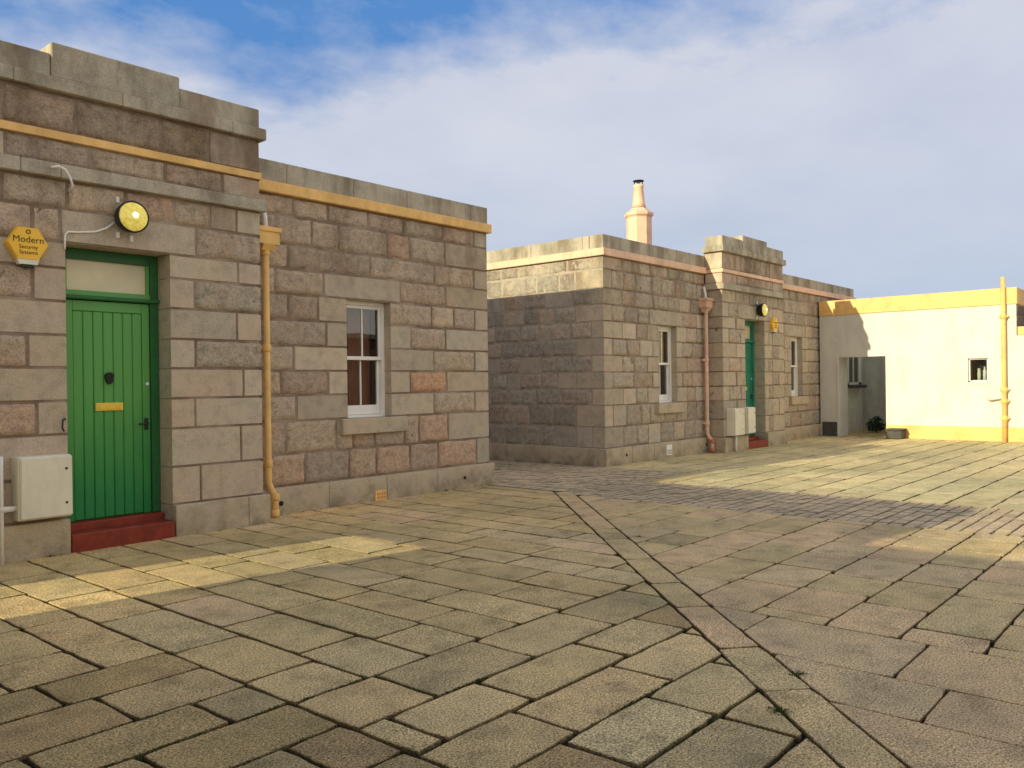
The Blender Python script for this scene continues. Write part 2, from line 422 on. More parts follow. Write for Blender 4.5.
# ---------------------------------------------------------------- windows and doors
def sash_window(parent, F, u0, u1, z0, z1, dep):
    f = MB(); W = M['white']; b = lambda ua, ub, za, zb, da, db: f.box(F(ua, za, -dep+da), F(ub, zb, -dep+db), W, bev=.004)
    fr = .05; zm = z0+(z1-z0)*.515
    b(u0, u0+fr, z0, z1, -.10, 0); b(u1-fr, u1, z0, z1, -.10, 0); b(u0+fr, u1-fr, z1-fr, z1, -.10, -.002)
    b(u0+fr, u1-fr, z0, z0+.035, -.10, .01)
    s = .042; a, c = u0+fr+.003, u1-fr-.003; mid = (a+c)/2
    # upper sash (front)
    b(a, a+s, zm, z1-fr-.003, -.045, -.012); b(c-s, c, zm, z1-fr-.003, -.045, -.012); b(a+s, c-s, z1-fr-.003-s, z1-fr-.003, -.045, -.013)
    b(a, c, zm-.03, zm+.018, -.048, -.006); b(mid-.011, mid+.011, zm+.018, z1-fr-s, -.043, -.016)
    # lower sash (back)
    b(a, a+s, z0+.038, zm-.035, -.09, -.052); b(c-s, c, z0+.038, zm-.035, -.09, -.052); b(a+s, c-s, z0+.038, z0+.16, -.09, -.051)
    b(mid-.011, mid+.011, z0+.16, zm-.03, -.088, -.056)
    w = f.build('window', parent)
    g = MB()
    for (za, zb, d) in ((zm+.01, z1-fr-s+.005, -.03), (z0+.15, zm-.01, -.072)):
        g.face([F(a+.02, za, -dep+d), F(c-.02, za, -dep+d), F(c-.02, zb, -dep+d), F(a+.02, zb, -dep+d)], M['glass'])
    g.build('pane', w)
    k = MB(); n = 26; ua, ub = mid-.05, u1-.05        # a hanging curtain behind the right half
    V = []; 
    for i in range(n+1):
        u = ua+(ub-ua)*i/n; d = -dep-.26+.02*math.sin(i*1.7)
        V += [F(u, z0-.02, d), F(u, z1, d)]
    k.mesh(V, [(2*i, 2*i+2, 2*i+3, 2*i+1) for i in range(n)], M['curtain'], smooth=True)
    k.build('curtain', w)
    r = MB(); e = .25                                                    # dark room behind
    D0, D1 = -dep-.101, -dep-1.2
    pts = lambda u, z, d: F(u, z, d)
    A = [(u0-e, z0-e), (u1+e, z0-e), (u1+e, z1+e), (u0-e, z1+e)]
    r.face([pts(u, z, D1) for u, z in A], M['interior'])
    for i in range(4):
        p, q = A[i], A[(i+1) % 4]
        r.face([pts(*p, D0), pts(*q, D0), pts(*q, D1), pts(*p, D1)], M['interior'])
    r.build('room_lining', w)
    return w
def window_sill(parent, F, u0, u1, z0, z1):
    m = MB(); m.box(F(u0, z0, -.15), F(u1, z1, .085), M['plinth'], bev=.008)
    return m.build('window_sill', parent)

def plank_door(parent, F, u0, u1, z0, ztop, dep, paintm, darkm, blind=True, plate=True):
    """u0..u1, z0..ztop = the opening between the reveals"""
    d = MB(); B = lambda mb, ua, ub, za, zb, da, db, m, bev=.004: mb.box(F(ua, za, -dep+da), F(ub, zb, -dep+db), m, bev=bev)
    fr = .085; l0, l1 = u0+fr+.004, u1-fr-.004; lt = 2.36
    # door leaf: stiles, rails, v-jointed planks
    st = .075
    B(d, l0, l0+st, z0, lt, -.05, -.006, paintm); B(d, l1-st, l1, z0, lt, -.05, -.006, paintm)
    B(d, l0+st, l1-st, lt-.10, lt, -.05, -.007, paintm)
    n = 7; w = (l1-l0-2*st)/n
    for i in range(n):
        B(d, l0+st+w*i+.002, l0+st+w*(i+1)-.002, z0+.004, lt-.102, -.05, -.014, paintm, .007)
    B(d, l0+.02, l1-.02, z0, lt-.02, -.055, -.03, darkm, 0)
    dr = d.build('door', parent)
    k = MB()
    B(k, u0, u0+fr, z0, ztop, -.10, .02, darkm); B(k, u1-fr, u1, z0, ztop, -.10, .02, darkm)
    B(k, u0+fr, u1-fr, ztop-.10, ztop, -.10, .018, darkm)
    B(k, u0+fr, u1-fr, lt+.01, lt+.095, -.10, .016, paintm); B(k, u0+.01, u1-.002, lt+.012, lt+.045, 0, .055, darkm)
    B(k, u0+fr, u0+fr+.03, lt+.095, ztop-.10, -.07, .0, paintm); B(k, u1-fr-.03, u1-fr, lt+.095, ztop-.10, -.07, .0, paintm)
    k.build('door_frame', dr)
    g = MB(); za, zb = lt+.09, ztop-.09
    g.face([F(u0+fr, za, -dep-.03), F(u1-fr, za, -dep-.03), F(u1-fr, zb, -dep-.03), F(u0+fr, zb, -dep-.03)], M['transom'])
    g.build('transom_pane', dr)
    cx = (l0+l1)/2
    lb = MB(); B(lb, cx-.135, cx+.135, 1.285, 1.365, -.014, .006, M['brass'], .006); B(lb, cx-.105, cx+.105, 1.302, 1.348, .006, .012, M['brass'], .004)
    lb.build('letter_box', dr)
    kn = MB(); c = F(cx+.0, 1.62, -dep-.012)
    poly = [(.045*math.cos(a)*(1 if math.sin(a) > 0 else .8), .05*math.sin(a)*(1 if math.sin(a) > 0 else 1.35)) for a in [2*math.pi*i/16 for i in range(16)]]
    kn.prism(poly, 0, .035, M['black'], lambda u, z, q: F(cx+u, 1.615+z, -dep-.012+q)); kn.build('door_knocker', dr)
    h = MB(); hx = l1-.045
    B(h, hx-.02, hx+.02, 1.08, 1.20, -.006, .004, M['darkmetal'], .003)
    h.tube([F(hx, 1.145, -dep), F(hx, 1.145, -dep+.045), F(hx-.02, 1.145, -dep+.055), F(hx-.10, 1.143, -dep+.055)], .011, M['darkmetal'])
    h.build('door_handle', dr)
    h = MB(); h.lathe([(.018, 0), (.018, .012), (.010, .016)], M['brass'], (0, 0, 0), 'z', 12)
    h2 = MB(); o = F(l1-.03, 1.545, -dep-.006); h2.lathe([(.018, 0), (.018, .012), (.009, .015)], M['white'], o, '-y', 12); h2.build('lock', dr)
    kk = MB(); kk.box(F(u0, z0-.3, -dep-.12), F(u1, ztop+.05, -dep-.9), M['interior']); 
    return dr

# ---------------------------------------------------------------- the two granite buildings
YM, YB = 8.55, 8.15
GRP = {'granite_building': 'granite buildings facing the yard', 'wall_lamp': 'round wall lamps above the doors', 'alarm_box': 'yellow hexagonal alarm boxes', 'meter_cabinet': 'cream meter cabinets on the walls', 'downpipe': 'downpipes beside the entrance bays', 'cable': 'white cables on the near wall', 'boundary_wall': 'cream boundary walls at the ends of the yard'}
def build_cottage(name, label, x0, x1, bay0, bay1, wins, mats, rnd, explicit=None, left_detail=True, doors='green', par_j=None, depth=6.5):
    T = thing(name, ((bay0+bay1)/2, YM, 0), label, 'building')
    band = mats['band']; mort = M['mortar']
    w = MB(); F = Frame((0, YM, 0), (1, 0, 0)); FB = Frame((0, YB, 0), (1, 0, 0))
    # --- main front, each side of the bay
    ops = [(a, b, 1.085, 2.605) for a, b in wins]
    for (a, b) in ((x0, bay0), (bay1, x1)):
        oo = [o for o in ops if a < o[0] < b]
        core(w, F, a, b, 0.0, 3.77, oo, mort)
        if explicit and a == bay1: explicit(w, F, rnd)
        else: auto_courses(w, F, a, b, ZC, oo, rnd, cl=(a == x0), cr=(b == x1), pal=PAL_B)
        for o in oo: reveal(w, F, o, .15, ZC)
    # --- side walls
    FL = Frame((x0, YM, 0), (0, -1, 0)); FR = Frame((x1, YM, 0), (0, 1, 0))
    core(w, FL, -depth, 0, 0, 3.77, [], mats['side_mortar'], -.006); core(w, FR, 0, depth, 0, 3.77, [], mats['side_mortar'], -.006)
    auto_courses(w, FL, -depth, 0, ZC, [], rnd, cl=False, cr=True, pal=PAL_S)
    auto_courses(w, FR, 0, depth, ZC, [], rnd, cl=True, cr=False)
    FK = Frame((0, YM+depth, 0), (-1, 0, 0)); core(w, FK, -x1, -x0, 0, 3.77, [], mort, 0)
    # --- entrance bay
    d0, d1 = (bay0+bay1)/2-.5, (bay0+bay1)/2+.5
    dop = [(d0, d1, 0.0, 2.855)]
    core(w, FB, bay0, bay1, 0, 4.22, dop, mort)
    if explicit: explicit.bay(w, FB, bay0, bay1, d0, d1, rnd)
    else: auto_courses(w, FB, bay0, bay1, ZB, dop, rnd, big=True, pal=PAL_B)
    reveal(w, FB, dop[0], .42, ZB)
    for zt, zb in ((4.21, 3.865), (3.785, 3.56)):
        u = bay0; js = [bay0]
        while js[-1] < bay1-.95: js.append(js[-1]+rnd.uniform(.45, .85 if zt < 4 else 1.05))
        js.append(bay1)
        for i, (p, q) in enumerate(zip(js, js[1:])):
            stone(w, FB, p, q, zb, zt, 0 < i < len(js)-2, tuple(c*(.8 if zt > 4 else .95) for c in rnd.choice(PAL_R)), i == 0, i == len(js)-2, rnd=rnd)
    SL = Frame((bay0, YB, 0), (0, -1, 0)); SR = Frame((bay1, YB, 0), (0, 1, 0))
    dd = YM-YB
    for S_, ua, ub in ((SL, -dd, 0), (SR, 0, dd)):
        core(w, S_, ua, ub, 0, 4.22, [], mort, -.002)
        for zt, zb in list(zip(ZB, ZB[1:]))+[(4.21, 3.865), (3.785, 3.56)]:
            stone(w, S_, ua, ub, zb, zt, False, None, ua == 0, ub == 0, rnd=rnd)
    # rear of the raised bay above the roof
    w.box((bay0+.012, YB+.3, 3.91), (bay1-.012, YB+.402, 4.22), M['coping'])
    w.build('wall', T)
    # --- plinth
    p = MB()
    def run(Fr, a, b, d, js=None): coping_run(p, Fr, a, b, -.05, .315, -.12, d, M['plinth'], rnd, .75, 1.1, js)
    run(F, bay1+.065, x1+.06, .065, mats.get('pl_j')); run(F, x0-.06, bay0-.065, .065)
    run(FL, -depth, -.125, .06); run(FR, .125, depth, .06)
    run(FB, bay0-.06, d0-.003, .06, [bay0+.45]); run(FB, d1+.003, bay1+.06, .06, [bay1-.21])
    p.box((bay0-.06, YB+.12, -.05), (bay0+.05, YM-.06, .315), M['plinth'], bev=.005); p.box((bay1-.05, YB+.12, -.05), (bay1+.06, YM-.06, .315), M['plinth'], bev=.005)
    p.build('plinth', T)
    # --- painted fascia band
    b = MB(); o = .06
    b.box((x0-o, YM-o, 3.775), (bay0-.02, YM+.2, 3.905), band, bev=.006); b.box((bay1+.02, YM-o, 3.775), (x1+o, YM+.2, 3.905), band, bev=.006)
    b.box((x0-o, YM+.2, 3.775), (x0+.2, YM+depth, 3.905), mats['band_side'], bev=.006); b.box((x1-.2, YM+.2, 3.775), (x1+o, YM+depth, 3.905), band, bev=.006)
    b.box((bay0-.02, YB-.025, 3.787), (bay1+.02, YB+.03, 3.862), band, bev=.004)
    b.box((bay0-.02, YB+.03, 3.787), (bay0+.03, YM, 3.862), mats['band_side'], bev=.004); b.box((bay1-.03, YB+.03, 3.787), (bay1+.02, YM, 3.862), band, bev=.004)
    b.build('fascia_band', T)
    # --- parapet
    q = MB(); pd = .015
    coping_run(q, F, bay1+.003, x1+pd, 3.907, 4.155, -.28, .012, M['coping'], rnd, .8, 1.2, par_j)
    coping_run(q, F, x0-pd, bay0-.003, 3.907, 4.155, -.28, .012, M['coping'], rnd, .8, 1.2)
    coping_run(q, FL, -depth, -.29, 3.907, 4.155, -.28, .012, M['coping'], rnd, .9, 1.3); coping_run(q, FR, .29, depth, 3.907, 4.155, -.28, .012, M['coping'], rnd, .9, 1.3)
    coping_run(q, FK, -x1, -x0, 3.7, 4.155, -.28, .0, M['coping'], rnd)
    q.build('parapet', T)
    c = MB()                                                             # cornice, string course and stepped blocking of the bay
    j = (bay0+bay1)/2
    coping_run(c, FB, bay0-.065, bay1+.065, 4.222, 4.345, -.42, .065, M['coping'], rnd, 1, 1, [bay0+.05+.55, j+.02, bay1-.35])
    c.build('cornice', T)
    c = MB(); coping_run(c, FB, bay0-.065, bay1+.065, 3.432, 3.558, -.2, .065, M['coping'], rnd, 1, 1, [bay0+.65, j-.55])
    c.box((bay0-.065, YB+.2, 3.432), (bay0+.02, YM, 3.558), M['coping'], bev=.006); c.box((bay1-.02, YB+.2, 3.432), (bay1+.065, YM, 3.558), M['coping'], bev=.006)
    c.build('string_course', T)
    c = MB()
    c.box((bay0-.0, YB-.02, 4.347), (j-.613, YB+.38, 4.56), M['coping'], bev=.01)
    c.box((j-.61, YB-.035, 4.347), (j+.61, YB+.37, 4.665), M['coping'], bev=.01)
    c.box((j+.613, YB-.02, 4.347), (bay1, YB+.38, 4.56), M['coping'], bev=.01)
    c.build('blocking_course', T)
    r = MB(); r.box((x0+.2, YM+.2, 3.78), (x1-.2, YM+depth-.2, 3.9), M['roof']); r.build('roof', T)
    for a, b_ in wins:
        sash_window(T, F, a, b_, 1.085, 2.605, .13)
        window_sill(T, F, a-.14, b_+.21, .885, 1.083)
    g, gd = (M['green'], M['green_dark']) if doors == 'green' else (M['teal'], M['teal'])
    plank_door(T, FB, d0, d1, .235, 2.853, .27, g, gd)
    s = MB(); s.box((d0+.003, YB-.055, -.03), (d1-.003, YB+.16, .165), M['red'], bev=.012); s.box((d0+.003, YB+.162, -.03), (d1-.003, YB+.4, .232), M['red'], bev=.01)
    s.build('door_step', T)
    return T

# joints of the front wall of the near building
PK = (.62, .44, .33); OR = (.68, .42, .27)
def explicit_A(w, F, rnd):
    L, Rr = 5.17, 9.3
    rows = [
     [(5.17,5.88,1),(5.88,6.4,1),(6.4,7.03,1),(7.03,7.64,1),(7.64,8.39,1),(8.39,9.03,1),(9.03,Rr,0)],
     [(5.17,5.65,1),(5.65,6.15,1),(6.15,6.56,1),(6.56,7.36,1),(7.36,7.75,1,PK),(7.75,8.42,1),(8.42,Rr,0)],
     [(5.17,5.81,1),(5.81,7.06,1),(7.06,8.22,1),(8.22,9.02,1),(9.02,Rr,0)],
     [(5.17,5.63,1),(5.63,6.32,1),(6.32,7.57,0),(7.57,8.43,1),(8.43,Rr,0)],
     [(5.17,5.8,1),(5.8,6.23,1),(6.23,6.66,0),(7.39,8.15,1),(8.15,8.59,1),(8.59,9.03,1),(9.03,Rr,0)],
     [(5.17,6.35,1),(6.35,6.66,0),(7.39,7.75,0),(7.75,8.42,1),(8.42,Rr,0)],
     [(5.17,5.87,1),(5.87,6.66,0),(7.39,8.18,0),(8.18,9.02,1),(9.02,Rr,0)],
     [(5.17,5.69,1),(5.69,6.37,1),(6.37,6.66,0),(7.39,7.73,0),(7.73,8.43,1,OR),(8.43,Rr,0)],
     [(5.17,5.9,1),(5.9,6.66,0),(7.39,8.17,0),(8.17,9.01,1),(9.01,Rr,0)],
     [(5.17,5.75,1),(5.75,6.49,1),(6.49,6.75,1),(6.75,7.1,1),(7.1,7.62,1),(7.62,7.89,1),(7.89,8.45,1,PK),(8.45,Rr,0)],
     [(5.17,6.01,1,PK),(6.01,6.68,1),(6.68,7.13,1),(7.13,7.71,1,PK),(7.71,8.25,1),(8.25,9.03,1,PK),(9.03,Rr,0)]]
    for k, row in enumerate(rows):
        for s_ in row:
            a, b, rg = s_[:3]; t = s_[3] if len(s_) > 3 else None
            inw = ZC[k+1] < 2.6 and ZC[k] > 1.1
            stone(w, F, a, b, ZC[k+1], ZC[k], bool(rg), t, inw and a == 7.39, (inw and b == 6.66) or b == Rr, rnd=rnd)
def bay_A(w, F, b0, b1, d0, d1, rnd):
    g = PAL_D[3]; pk = (.57, .46, .36)
    rows = [[(b0,2.62,1),(2.62,3.16,1),(3.16,3.7,1),(3.7,4.19,1,PK),(4.19,4.58,1),(4.58,4.89,0),(4.89,b1,0)],
            [(b0,2.2,1),(2.2,2.86,1),(2.86,3.1,1),(3.1,4.42,0),(4.42,b1,1,pk)],
            [(b0,2.5,1),(2.5,d0,0),(d1,4.9,0),(4.9,b1,0,pk)], [(b0,2.4,0),(2.4,2.86,1),(2.86,d0,0),(d1,4.4,0,pk),(4.4,b1,1,PAL_D[1])],
            [(b0,2.3,0),(2.3,d0,0,pk),(d1,4.88,0),(4.88,b1,0,pk)], [(b0,2.35,0),(2.35,2.81,1),(2.81,d0,0),(d1,4.4,0),(4.4,b1,1,(.52,.44,.35))],
            [(b0,2.3,0),(2.3,d0,0),(d1,4.95,0,pk),(4.95,b1,0)], [(b0,2.35,0),(2.35,2.88,1,PK),(2.88,d0,0),(d1,4.39,0,pk),(4.39,b1,0)],
            [(b0,2.4,0),(2.4,d0,0,pk),(d1,4.91,0),(4.91,b1,0)], [(b0,2.5,0),(2.5,d0,0),(d1,4.44,0,pk),(4.44,b1,0,pk)]]
    for k, row in enumerate(rows):
        for s_ in row:
            a, b, rg = s_[:3]; t = s_[3] if len(s_) > 3 else None
            ind = ZB[k] < 2.9
            stone(w, F, a, b, ZB[k+1], ZB[k], bool(rg), t, (ind and a == d1) or a == b0, (ind and b == d0) or b == b1, rnd=rnd)
explicit_A.bay = bay_A

matsA = dict(band=M['gold'], band_side=M['gold'], side_mortar=M['mortar_pale'], pl_j=[6.31, 7.24, 8.16])
A = build_cottage('granite_building', 'near granite building with bright green plank door and orange-yellow fascia band', -3.7, 9.3, 2.1, 5.17,
                  [(6.66, 7.39)], matsA, random.Random(3), explicit_A, par_j=[5.79, 6.79, 7.7, 8.95])
matsB = dict(band=M['peach'], band_side=M['peach'], side_mortar=M['mortar_pale'])
B = build_cottage('granite_building', 'far granite building with octagonal chimney and blue-green door under a peach fascia band', 12.36, 25.2, 16.13, 19.22,
                  [(14.22, 14.93), (20.62, 21.35)], matsB, random.Random(11), None, doors='teal')
# vents and weep holes in the plinths
def vent(parent, x, m, w=.19, h=.135, z=.0):
    v = MB(); y = YM-.066
    v.box((x, y-.012, z), (x+w, y+.01, z+h), m, bev=.004)
    for r in range(2):
        for i in range(4):
            xx = x+.025+i*(w-.05)/3.5; v.box((xx, y-.014, z+.03+r*.045), (xx+.022, y-.011, z+.055+r*.045), M['pink'] if m is M['gold'] else M['greybox'])
    return v.build('vent_grille', parent)
vent(A, 7.03, M['gold']); vent(B, 14.36, M['white'], .2, .2, .06)
def weep(parent, x, z, r=.03):
    v = MB(); v.lathe([(r, 0), (r, .012), (r*.6, .012)], M['black'], (x, YM-.062, z), '-y', 14); v.build('drain_hole', parent)
weep(A, 5.62, .135); weep(A, 8.7, .15, .024); weep(B, 12.95, .17, .025); weep(B, 16.0, .17, .03)
# chimney of the far building
def chimney():
    cx, cy = CH
    m = MB(); tw = math.pi/8
    m.lathe([(.312, 3.7), (.312, CHT[0]), (.322, CHT[0]+.02), (.358, CHT[0]+.06), (.358, CHT[0]+.12), (.28, CHT[0]+.17), (.19, CHT[0]+.25)], M['cream_chimney'], (cx, cy, 0), 'z', 8, smooth=False, twist=tw)
    ch = m.build('chimney', B)
    p = MB(); z = CHT[0]+.26
    p.lathe([(.175, z), (.155, z+.10), (.115, CHT[1]-.08), (.128, CHT[1]-.06), (.128, CHT[1]), (.09, CHT[1])], M['cream_chimney'], (cx, cy, 0), 'z', 16); p.build('chimney_pot', ch)
    c = MB(); z = CHT[1]
    for k in range(4):
        a = k*math.pi/2+.4; c.tube([(cx+.10*math.cos(a), cy+.10*math.sin(a), z-.12), (cx+.10*math.cos(a), cy+.10*math.sin(a), z+.10)], .012, M['black'], 6)
    c.lathe([(.06, z+.07), (.135, z+.09), (.135, z+.105), (.03, z+.13)], M['black'], (cx, cy, 0), 'z', 14); c.build('chimney_cowl', ch)
CH = (17.46, 11.0); CHT = (5.48, 6.30)
chimney()

# ---------------------------------------------------------------- wall furniture
def downpipe(x, y, m, label, ztop, shoe=M['gold'], joint=1.95):
    T = thing('downpipe', (x, y, 0), label, 'downpipe')
    p = MB(); r = .038
    p.tube([(x, y, ztop), (x, y, .50), (x, y, .40), (x+.01, y-.03, .33), (x+.02, y-.085, .26), (x+.02, y-.10, .18), (x+.02, y-.10, .03)], r, m, 14)
    p.build('pipe', T)
    h = MB(); f = lambda u, w, d: (x-.13+d, y-.09+u, ztop-.02+w)
    h.prism([(.0, 0), (.19, 0), (.19, .17), (.0, .17)], 0, .26, m, f)
    h.box((x-.15, y-.11, ztop+.12), (x+.15, y+.09, ztop+.175), m, bev=.006); h.prism([(.04, -.07), (.15, -.07), (.19, 0.0), (.0, 0.0)], .05, .21, m, f)
    h.build('hopper_head', T)
    for z in (joint, ztop-.10, .62):
        c = MB(); c.lathe([(r+.004, z-.045), (r+.011, z-.035), (r+.011, z+.03), (r+.004, z+.04)], m, (x, y, 0), 'z', 14)
        c.box((x-.075, y+.02, z-.02), (x+.075, y+.075, z+.02), m, bev=.004); c.build('pipe_collar', T)
    s = MB(); s.tube([(x+.01, y+.05, ztop+.42), (x+.01, y+.02, ztop+.30), (x, y-.01, ztop+.10)], .028, M['white'], 10); s.build('outlet_spout', T)
    sh = MB(); sh.lathe([(r+.008, .20), (r+.014, .215), (r+.014, .27), (r+.006, .285)], shoe, (x+.02, y-.10, 0), 'z', 14); sh.build('pipe_shoe', T); sh = MB(); sh.lathe([(r+.006, .02), (r+.012, .03), (r+.012, .085), (r+.004, .095)], shoe, (x+.02, y-.10, 0), 'z', 14)
    sh.build('pipe_shoe', T)
    return T
downpipe(5.44, YM-.09, M['gold'], 'ochre yellow downpipe beside the green-door bay of the near building', 3.16)
downpipe(15.98, YM-.10, M['peach'], 'peach pink downpipe in the corner of the far building', 3.07, M['pink'])

def bulkhead_lamp(x, z, label, tilt=0):
    T = thing('wall_lamp', (x, YB, z), label, 'lamp')
    o = (x, YB, z)
    b = MB(); b.lathe([(.05, 0), (.055, .02), (.13, .035), (.14, .06), (.145, .12), (.152, .125), (.152, .160), (.141, .163), (.138, .15)], M['black'], o, '-y', 32); b.build('lamp_housing', T)
    l = MB(); l.lathe([(.139, .145), (.134, .165), (.105, .185), (.06, .197), (.02, .201)], M['lens'], o, '-y', 32); l.build('lens', T)
    u = MB(); u.lathe([(.03, .199), (.026, .206), (.01, .210)], M['bulb'], (x-.0, YB, z+.01), '-y', 20); u.build('bulb_glow', T)
    for dx, dz in ((-.09, .17), (.04, -.19), (-.09, -.17)):
        s = MB(); s.box((x+dx-.014, YB-.03, z+dz-.03), (x+dx+.014, YB, z+dz+.03), M['white'], bev=.003); s.build('lamp_bracket', T)
    return T
bulkhead_lamp(3.70, 3.15, 'round black wall lamp with lit yellow lens above the bright green door')
bulkhead_lamp(17.85, 3.08, 'small round wall lamp above the blue-green door of the far building')
cb = MB()
cb.tube([(3.57, YB-.03, 3.09), (3.50, YB-.018, 3.03), (3.40, YB-.012, 2.985), (3.24, YB-.012, 2.96), (3.16, YB-.012, 2.955), (3.135, YB-.012, 2.93), (3.128, YB-.012, 2.88), (3.128, YB-.01, 2.79)], .0095, M['white'], 8)
tag(cb.build('cable', loc=(3.35, YB, 2.9)), 'white cable clipped to the wall from the lit lamp to the door corner', 'cable')
cb = MB(); cb.tube([(2.98, YB-.11, 3.50), (3.05, YB-.115, 3.52), (3.10, YB-.115, 3.50), (3.14, YB-.115, 3.44), (3.165, YB-.11, 3.37), (3.17, YB-.02, 3.33)], .011, M['white'], 8)
tag(cb.build('cable', loc=(3.1, YB, 3.4)), 'short white cable hanging over the stone string course', 'cable')
hk = MB(); hk.tube([(3.105, YB, 1.23), (3.10, YB-.05, 1.23), (3.075, YB-.055, 1.22), (3.07, YB-.055, 1.15), (3.085, YB-.055, 1.12)], .009, M['darkmetal'], 8)
tag(hk.build('wall_hook', loc=(3.1, YB, 1.2)), 'small dark iron hook on the wall left of the green door', 'hook')

def text_mesh(body, size, fn, m, name, parent, bold=0.0):
    cu = bpy.data.curves.new('t', 'FONT'); cu.body = body; cu.size = size; cu.align_x = 'CENTER'; cu.align_y = 'CENTER'; cu.offset = bold; cu.extrude = .0015
    o = bpy.data.objects.new('t', cu); C.objects.link(o)
    me = bpy.data.meshes.new_from_object(o.evaluated_get(bpy.context.evaluated_depsgraph_get()))
    bpy.data.objects.remove(o)
    mb = MB(); mb.mesh([fn(v.co.x, v.co.y, v.co.z) for v in me.vertices], [tuple(p.vertices) for p in me.polygons], m)
    bpy.data.meshes.remove(me)
    return mb.build(name, parent)
def alarm_box(x, z, label, sc=1.0, words=True):
    T = thing('alarm_box', (x, YB, z), label, 'alarm box')
    r = .172*sc; b = MB()
    hexa = [(r*math.cos(R(60*k)), r*.98*math.sin(R(60*k))) for k in range(6)]
    fn = lambda u, w, d: (x+u, YB-d, z+w)
    n = 6
    rings = [(1.0, .0), (1.0, .055), (.93, .075)]; V = []
    for s_, d in rings: V += [fn(u*s_, w*s_, d) for u, w in hexa]
    Fc = [(j*n+i, j*n+(i+1) % n, (j+1)*n+(i+1) % n, (j+1)*n+i) for j in range(2) for i in range(n)] + [tuple(range(2*n, 3*n))]
    b.mesh(V, Fc, M['alarm']); b.build('casing', T)
    f = MB(); f.prism([(-.075*sc, -.182*sc), (.075*sc, -.182*sc), (.092*sc, -.125*sc), (-.092*sc, -.125*sc)], 0, .07, M['cabinet'], fn); f.box((x-.05*sc, YB-.06, z-.205*sc), (x+.05*sc, YB-.015, z-.183*sc), M['bag'], bev=.004)
    f.build('lens_strip', T)
    dn = .0755
    tf = lambda cz: (lambda u, w, d: (x+u, YB-dn-d, z+cz+w))
    text_mesh('Modern', .080*sc, tf(.035*sc), M['ink'], 'lettering', T, .0)
    text_mesh('Security', .047*sc, tf(-.030*sc), M['ink'], 'lettering', T, .0)
    text_mesh('Systems', .047*sc, tf(-.078*sc), M['ink'], 'lettering', T, .0)
    lg = MB(); ro, ri = .022*sc, .013*sc
    for k in range(6):
        a, a2 = R(60*k+30), R(60*k+90); q = [(ro, a), (ro, a2), (ri, a2), (ri, a)]
        lg.prism([(rr*math.cos(t), .105*sc+rr*math.sin(t)) for rr, t in q], dn-.001, dn+.0015, M['ink'], fn)
    lg.build('emblem', T)
    return T
alarm_box(2.80, 2.795, 'orange-yellow hexagonal alarm box reading Modern Security Systems left of the bright green door')
alarm_box(18.62, 2.80, 'small yellow hexagonal alarm box right of the far blue-green door')

def cabinet(x0, x1, z0, z1, label, leg=False, dep=.17, hinge=True):
    T = thing('meter_cabinet', ((x0+x1)/2, YB, z0), label, 'meter cabinet', None)
    c = MB(); c.box((x0, YB-dep, z0), (x1, YB-.062 if z0 < .3 else YB, z1), M['cabinet'], bev=.008); c.build('cabinet_body', T)
    d = MB(); d.box((x0+.012, YB-dep-.03, z0+.012), (x1-.002, YB-dep-.002, z1-.008), M['cabinet'], bev=.009); dd = d.build('cabinet_door', T)
    for z in (z0+.13, z1-.12):
        l = MB(); l.lathe([(.011, 0), (.011, .006), (.006, .008)], M['darkmetal'], (x1-.055, YB-dep-.03, z), '-y', 12); l.build('cabinet_lock', dd)
    if leg:
        p = MB(); p.tube([(x0+.22, YB-.11, z0), (x0+.22, YB-.11, .0)], .024, M['white'], 12); p.build('supply_pipe', T)
    return T
cabinet(2.66, 3.10, .36, .915, 'cream meter cabinet on the wall directly left of the bright green door')
T_ = cabinet(2.06, 2.505, .33, .95, 'cream meter cabinet cut off at the left edge of the photo')
p = MB(); p.tube([(2.50, YB-.10, .47), (2.67, YB-.10, .47)], .026, M['white'], 12); p.tube([(2.55, YB-.10, .93), (2.55, YB-.10, .60), (2.55, YB-.10, .0)], .018, M['white'], 10)
tag(p.build('conduit_pipe', loc=(2.58, YB-.1, .47)), 'white conduit pipe joining the two cream meter cabinets', 'pipe')
cabinet(16.24, 16.70, .345, .92, 'left of the two cream meter cabinets beside the far blue-green door, on a white pipe', True)
cabinet(16.86, 17.23, .36, .93, 'right of the two cream meter cabinets, nearest the far blue-green door')

